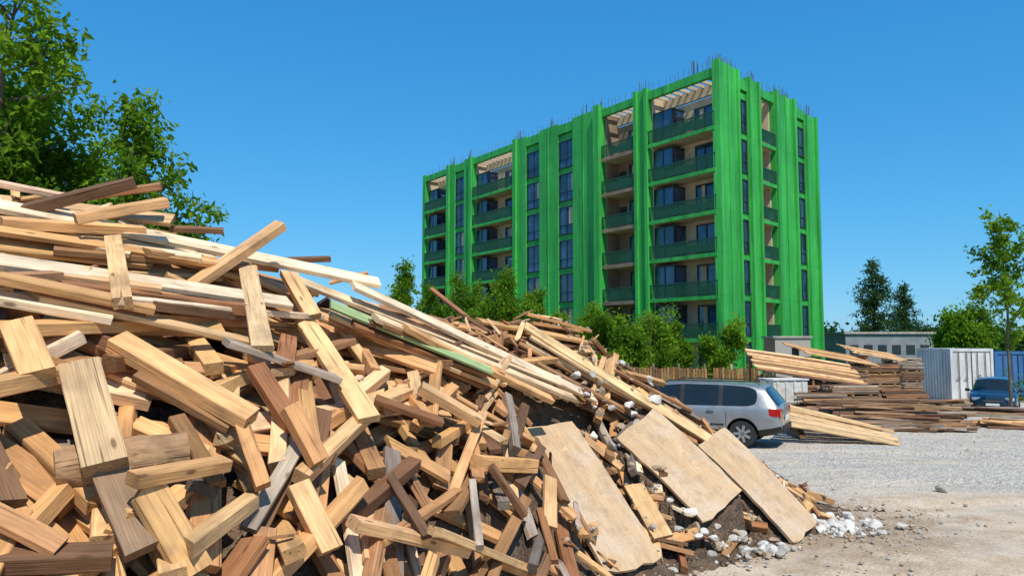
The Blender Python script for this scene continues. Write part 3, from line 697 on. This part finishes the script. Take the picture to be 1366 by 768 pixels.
# ------------------------------------------------------------------ yard objects
Zv=Vector((0,0,1))
def yard_axes(rz): return (Vector((math.cos(rz),math.sin(rz),0)),Vector((-math.sin(rz),math.cos(rz),0)),Zv)
SB=[(.20,.115,.07),(.28,.165,.095),(.14,.085,.055),(.34,.21,.12)]
def stack(x,y,rz,L,nw,nh,bw,bh,kinds,name='lumber_stack',roof=False,jit=.09):
    wdk=Wood(); A=yard_axes(rz); z=float(gz(x,y))
    for b in(-.35,.35):
        wdk.board(Vector((x,y,z+.05))+A[0]*b*L,(A[1],-A[0],Zv),nw*bw*1.05,.1,.1,tint(BRN),n=2)
    z+=.1
    for h in range(nh):
        if h and h%5==0:
            for b in(-.42,-.1,.25,.42): wdk.board(Vector((x,y,z+.025))+A[0]*b*L,(A[1],-A[0],Zv),nw*bw*1.02,.08,.05,tint(TAN),n=2)
            z+=.05
        for i in range(nw):
            if h==nh-1 and R()<.3: continue
            k=random.choice(kinds); c=Vector((x,y,z+bh/2))+A[1]*((i-(nw-1)/2)*bw+U(-.02,.02))+A[0]*U(-jit,jit)
            wdk.board(c,A,L*U(.86,1.0),bw*.88,bh*.82,tint(k),n=2,bow=.003)
        z+=bh
    if roof:
        for i in range(9):
            u=(A[0]*math.cos(.16)+Zv*math.sin(.16)*(-1)); Ax=axes_from(u,Zv-A[1]*.25); c=Vector((x,y,z+.28+i*.05))+A[1]*((i-4)*nw*bw/8)+A[0]*U(-.1,.1)
            wdk.board(c,Ax,L*1.3,nw*bw/8*.96,.035,tint(TAN),n=3)
        wdk.board(Vector((x,y,z+.2))-A[0]*L*.4,(A[1],-A[0],Zv),nw*bw,.12,.38,tint(BRN),n=2)
    wdk.done(name); return z
stack(bx(1112,33),33.4,.25,2.9,12,18,.13,.085,[SB,SB,BRN],roof=True)
stack(bx(1178,34),35,.15,2.1,11,19,.13,.095,[SB,BRN],roof=True)
stack(bx(1214,36),37,.1,1.5,10,21,.13,.095,[SB,GRY])
stack(bx(1075,30),30.0,.1,1.9,8,7,.13,.085,[SB,BRN])
stack(bx(1130,29),29.0,.2,2.2,8,9,.13,.085,[SB,SB,GRY])
stack(bx(1195,30),30.0,.05,1.9,8,10,.13,.085,[SB,BRN])
stack(bx(1248,31),31,.3,1.6,8,4,.13,.085,[SB,BRN])
# slanted board shelter
wdk=Wood()
def rf(x,i): return 1.33-(x-10.2)/4.4*.66+.072*i
for i in range(12):
    xa_=10.1+U(-.12,.12); xb_=14.6+U(-.15,.15); a=Vector((xa_,30.4+i*.16,rf(xa_,i))); b=Vector((xb_,30.4+i*.16,rf(xb_,i))); u=b-a; wdk.board((a+b)/2,axes_from(u,Vector((0,-.45,1))),u.length,.172,.03,tint(random.choice([TAN,BRN,TAN])),n=3)
for x_ in(10.3,12.3,14.2):
    for i in(0,11):
        zt=rf(x_,i)-.04; g0=float(gz(x_,30.4+i*.16)); wdk.board(Vector((x_,30.4+i*.16,(zt+g0)/2)),(Zv,Vector((1,0,0)),Vector((0,1,0))),zt-g0,.09,.09,tint(BRN),n=2)
for i in range(130):
    xx=U(10.7,13.8); lim=rf(xx,0)-.25; wdk.board(Vector((xx,U(30.5,32.0),.04+U(0,1)*max(.1,lim))),axes_from(Vector((1,U(-.12,.12),U(-.04,.04)-.05)),Zv),U(1.0,2.0),.13,.05,tint(SB),n=2)
wdk.done('board_shelter')
def poles(cx,cy,rz,L,N,W,Hh,name='timber_bundle',kinds=None):
    wdk=Wood(); A=yard_axes(rz); z0=float(gz(cx,cy))
    for i in range(N):
        q=U(-1,1); lim=Hh*(1-abs(q)**1.6); z=z0+.05+U(.0,1)*lim; u=A[0]+A[1]*random.gauss(0,.07)+Zv*random.gauss(0,.035)
        wdk.board(Vector((cx,cy,z))+A[1]*q*W/2+A[0]*U(-.3,.3),axes_from(u,Vector((U(-.3,.3),U(-.3,.3),1))),L*U(.55,1),U(.05,.10),U(.04,.08),tint(random.choice(kinds or [SB,SB,SB,BRN,GRY])),n=3,rag=.03 if R()<.4 else 0)
    wdk.done(name)
poles(bx(1160,21.5),21.6,-.10,2.9,230,1.5,.80); poles(bx(1225,21.8),21.4,-.2,1.8,130,1.4,.76)
poles(bx(1330,25),25.5,-.5,3.2,70,1.6,.3,'timber_debris'); poles(bx(1090,26),25.6,.05,2.2,70,1.3,.7)
poles(bx(1345,22),21.5,-.35,3.0,34,1.3,.18,'timber_debris',[TAN,BRN])
poles(bx(1275,27),27.5,.2,1.8,60,1.0,.55)
# yellow planks on the ground
wdk=Wood()
for i in range(9):
    y0=18.6+i*.31; p0=Vector((bx(1046,y0)+U(-.09,.09),y0+.35,.42+.035*i)); p1=Vector((bx(1046,y0)+2.5+U(-.2,.2),y0-.6,.03+.012*i)); u=p1-p0
    wdk.board((p0+p1)/2,axes_from(u,Vector((0,-.1,1))),u.length,.28,.035,tint([(.74,.48,.24),(.66,.40,.18)]),n=3)
for k in range(4): wdk.board(Vector((bx(1055,20)+.1,20.4+.05*k,.04+.08*k)),axes_from(Vector((.1,1,0)),Zv),2.0-.1*k,.14,.075,tint(BRN),n=2)
wdk.done('plank_ramp')
mb=MB([RK_W]); A=yard_axes(.2); cx=bx(1043,27); mb.box((cx,27,.55),(.68,.45,.55),0,A); 
for i in range(4): mb.box(Vector((cx,27,.55))-A[1]*.47+A[0]*(-.5+i*.33),(.05,.025,.5),0,A)
mb.box((cx,27,1.13),(.72,.5,.03),0,A); mb.done('concrete_block',bevel=.02)
# fence
wdk=Wood(); xa,xb=bx(838,36),bx(1012,34)
N=46
for i in range(N):
    q=i/(N-1); x=xa+(xb-xa)*q; y=36-2*q
    if R()<.1: continue
    wdk.board(Vector((x,y,.62)),(Zv,Vector((1,-.3,0)).normalized(),Vector((.3,1,0)).normalized()),U(1.15,1.35),.1,.025,tint(BRN),n=2)
for z in(.35,.95):
    a=Vector((xa,36.06,z)); b=Vector((xb,34.06,z)); wdk.board((a+b)/2,axes_from(b-a,Vector((0,1,0))),(b-a).length,.03,.09,tint(BRN),n=4,bow=0)
for q in np.linspace(0,1,6): wdk.board(Vector((xa+(xb-xa)*q,36.13-2*q,.7)),(Zv,Vector((1,0,0)),Vector((0,1,0))),1.5,.1,.1,tint(GRY),n=2)
wdk.done('wooden_fence')
def container(px,D,rz,L,W,Hh,col,name='shipping_container'):
    x=bx(px,D); g=group(name,(x,D,float(gz(x,D))),rz); pm=noisy(name+'_paint',tuple(c*.6 for c in col),col,1.5,.55,.15,(1,1,.3)); rust=noisy('rust',(.10,.045,.02),(.22,.10,.05),4,.9,.4)
    mb=MB([pm,rust,FRM]); mb.box((0,0,Hh/2+.05),(L/2-.05,W/2-.05,Hh/2-.1))
    for sx in(-1,1):
        for sy in(-1,1): mb.box((sx*(L/2-.06),sy*(W/2-.06),Hh/2),(.07,.07,Hh/2))
    for z in(.08,Hh-.06):
        for sy in(-1,1): mb.box((0,sy*(W/2-.05),z),(L/2-.135,.055,.07))
        for sx in(-1,1): mb.box((sx*(L/2-.05),0,z),(.055,W/2-.135,.07),1 if z<.1 else 0)
    k=-L/2+.25
    while k<L/2-.2:
        for sy in(-1,1): mb.box((k,sy*(W/2-.04),Hh/2),(.05,.03,Hh/2-.16))
        k+=.22
    mb.box((-L/2+.035,0,Hh/2),(.03,.012,Hh/2-.15),2)
    for yv in(-.75,-.3,.3,.75):
        mb.tube([(-L/2-.02,yv*W/2.4,.18),(-L/2-.02,yv*W/2.4,Hh-.15)],[.022,.022],6,1); mb.box((-L/2-.03,yv*W/2.4+.06,Hh*.45),(.015,.1,.02),1)
    mb.done('shell',g); return g
container(1270,39,1.57+.12,2.6,2.35,2.72,(.66,.67,.66)); 
container(1320,42,1.5,5,2.4,2.55,(.03,.15,.36)); container(1233,41,1.5,3,1.0,2.0,(.03,.14,.34))
BRK=NT('brick'); bt=BRK.n('TexBrick'); BRK.set(bt.inputs['Vector'],BRK.obj()); bt.inputs['Scale'].default_value=4; bt.inputs[1].default_value=(.30,.15,.09,1); bt.inputs[2].default_value=(.38,.22,.14,1); bt.inputs[3].default_value=(.35,.32,.28,1); BRK.col(bt.outputs[0]); BRK.rough(.9)
g=group('brick_hut',(bx(1048,46),46,0)); mb=MB([BRK.m,FRM,RK_G]); 
mb.box((-.55,0,1.35),(.5,1,1.35));mb.box((.75,0,1.35),(.35,1,1.35)); mb.box((.175,0,2.4),(.222,1,.3)); mb.box((.175,.1,1.05),(.222,.85,1.045),1); mb.box((0,0,2.76),(1.2,1.1,.055),2); mb.done('walls',g)
g=group('grey_shed',(bx(1165,74),74,-.6)); SHD=noisy('grey_cladding',(.16,.18,.20),(.26,.28,.30),1,.7,.1); mb=MB([SHD,FRM,RK_G]); mb.box((0,0,1.9),(4.2,3,1.9)); mb.box((0,0,3.9),(4.4,3.2,.1),2)
for i in range(6): mb.box((-3.4+i*1.35,-3.01,2.3),(.42,.02,.45),1)
mb.done('walls',g)

# ------------------------------------------------------------------ cars
def car(name,loc,rz,paint,scale=1.0):
    g=group(name,loc,rz,scale)
    Sx=[(-2.30,.36,.66,.78,.84,.66,.89),(-2.24,.31,.74,.86,.93,.72,.99),(-1.92,.25,.79,.895,.95,.62,1.40),(-1.78,.22,.80,.90,.95,.61,1.455),(-1.36,.2,.80,.905,.945,.61,1.49),(-.95,.2,.80,.905,.94,.62,1.51),(-.88,.2,.80,.905,.938,.62,1.51),(.0,.2,.80,.905,.925,.62,1.515),(.07,.2,.80,.905,.923,.62,1.51),(.62,.2,.80,.905,.91,.60,1.46),(.70,.2,.8,.905,.905,.59,1.44),(1.30,.2,.80,.90,.90,.68,.98),(1.42,.2,.80,.89,.89,.66,.94),(1.9,.22,.78,.87,.82,.62,.85),(2.18,.26,.72,.82,.70,.58,.73),(2.30,.32,.62,.72,.60,.5,.62)]
    V=[];Fc=[];MI=[]
    for x,zb,wb,w1,zt,w2,zr in Sx:
        half=[(0,zb),(wb,zb),(w1,zb+.2),(w1+.012,(zb+zt)/2+.06),(w1-.012,zt-.035),(w1-.045,zt+.006),(w2+.035,max(zr-.055,zt+.012)),(w2-.08,max(zr-.004,zt+.02)),(0,max(zr+.03,zt+.03))]
        V+=[(x,y,z) for y,z in half]+[(x,-y,z) for y,z in half[-2:0:-1]]
    k=16
    for i in range(len(Sx)-1):
        for j in range(k):
            q=(j+1)%k; Fc.append((i*k+j,i*k+q,(i+1)*k+q,(i+1)*k+j))
            mi=0; jj=j if j<8 else (k-1-j)
            if jj==5 and i in(3,4,6,8,10): mi=1
            if jj==5 and i in(5,7,9): mi=2
            if jj in(6,7) and i in(1,10): mi=1
            if jj in(0,1): mi=2
            MI.append(mi)
    Fc.append(tuple(range(k))); MI.append(0); e=(len(Sx)-1)*k; Fc.append(tuple(range(e+k-1,e-1,-1))); MI.append(0)
    body=obj_from('body',V,Fc,[paint,GLSC,BLK],g,MI,True)
    bm=bmesh.new(); bm.from_mesh(body.data); bmesh.ops.recalc_face_normals(bm,faces=bm.faces)
    cl=bm.edges.layers.float.get('crease_edge') or bm.edges.layers.float.new('crease_edge')
    for ed in bm.edges:
        ms={f.material_index for f in ed.link_faces}
        if len(ms)>1 : ed[cl]=.75
    bm.to_mesh(body.data); bm.free()
    ss=body.modifiers.new('s','SUBSURF'); ss.levels=2; ss.render_levels=2
    cut=MB([BLK]); 
    for wx in(-1.42,1.42):
        for sy in(-1,1): cut.tube([(wx,sy*.60,.32),(wx,sy*1.1,.32)],[.375,.375],28)
    co=cut.done('wheel_well_cutter',g); bmm=bmesh.new(); bmm.from_mesh(co.data); bmesh.ops.recalc_face_normals(bmm,faces=bmm.faces); bmm.to_mesh(co.data); bmm.free()
    bo=body.modifiers.new('b','BOOLEAN'); bo.object=co; bo.operation='DIFFERENCE'; bo.solver='EXACT'
    bpy.context.view_layer.update(); dg=bpy.context.evaluated_depsgraph_get(); me=bpy.data.meshes.new_from_object(body.evaluated_get(dg)); body.modifiers.clear(); body.data=me
    bpy.data.objects.remove(co)
    wh=MB([RUB,RIM,BLK])
    for wx in(-1.42,1.42):
        for sy in(-1,1):
            a=.66; b=.87
            wh.tube([(wx,sy*a,.32),(wx,sy*(a+.02),.32),(wx,sy*(b-.03),.32),(wx,sy*b,.32),(wx,sy*(b+.001),.32)],[.28,.32,.32,.30,.21],28,0)
            wh.tube([(wx,sy*(b-.04),.32),(wx,sy*(b+.004),.32)],[.205,.20],24,2)
            for sp_ in range(7):
                th=sp_*2*math.pi/7; d=Vector((math.cos(th),0,math.sin(th))); wh.box(Vector((wx,sy*(b+.008),.32))+d*.1,(.10,.012,.03),1,(d,Vector((0,1,0)),d.cross(Vector((0,1,0)))))
            wh.tube([(wx,sy*b,.32),(wx,sy*(b+.018),.32)],[.05,.045],12,1)
    wh.done('wheels',g)
    tr=MB([REDL,BLK,CHR,PLT,paint,HDL])
    for sy in(-1,1):
        tr.box((-2.235,sy*.70,.82),(.05,.135,.10),0); tr.box((-2.13,sy*.835,.84),(.10,.045,.085),0)
        tr.box((.68,sy*.985,.96),(.09,.09,.06),4); tr.box((.70,sy*.90,.93),(.03,.06,.02),1)
        for xh in(-.68,.28): tr.box((xh,sy*.915,.82),(.09,.015,.016),2)
        for xh in(-1.05,-.03,.95): tr.box((xh,sy*.9135,.58),(.005,.002,.25),1)
        tr.tube([(-1.8,sy*.59,1.46),(-1.7,sy*.59,1.535),(.4,sy*.58,1.53),(.5,sy*.57,1.48)],[.015]*4,6,1)
        tr.box((0,sy*.905,.30),(1.0,.02,.03),1); tr.box((0,sy*.915,.52),(1.0,.008,.02),1)
        tr.box((2.19,sy*.60,.68),(.07,.15,.065),5,yard_axes(-sy*.35)); tr.box((2.24,sy*.58,.38),(.04,.09,.04),1)
    tr.box((-2.32,0,.68),(.01,.26,.06),3); tr.box((-2.315,0,.45),(.015,.62,.07),1); tr.box((-2.31,0,.80),(.02,.3,.015),2); tr.box((-2.17,0,1.03),(.02,.28,.012),1)
    tr.box((2.30,0,.60),(.03,.36,.055),1); tr.box((2.31,0,.36),(.02,.42,.06),1); tr.box((2.335,0,.45),(.006,.24,.05),3); tr.box((2.325,0,.60),(.012,.36,.008),2)
    tr.done('trim_and_lights',g,bevel=.01)
    return g
GLSC=simple('car_glass',(.012,.018,.022),.04); GLSC.node_tree.nodes['Principled BSDF'].inputs['Specular IOR Level'].default_value=.6
BLK=simple('black_plastic',(.015,.015,.015),.6); RUB=simple('tyre_rubber',(.02,.02,.02),.85); RIM=simple('alloy_rim',(.45,.46,.47),.35,.8); REDL=simple('tail_light',(.42,.015,.015),.15); CHR=simple('chrome',(.6,.6,.6),.15,1); PLT=simple('plate',(.7,.7,.66),.5); HDL=simple('head_light',(.6,.64,.68),.1,.3)
SIL=simple('silver_paint',(.33,.33,.33),.38,.55,.6); DKB=simple('dark_blue_paint',(.012,.028,.05),.25,.2,.9)
hd=math.radians(180-28); rearp=Vector((bx(1036,18.3),18.1,0)); ctr=rearp+Vector((math.cos(hd),math.sin(hd),0))*2.2
car('silver_station_wagon',(ctr.x,ctr.y,0.0),hd,SIL)
x=bx(1326,33); car('dark_hatchback_car',(x,33.2,-.6),math.radians(-90-35),DKB,scale=1.0)
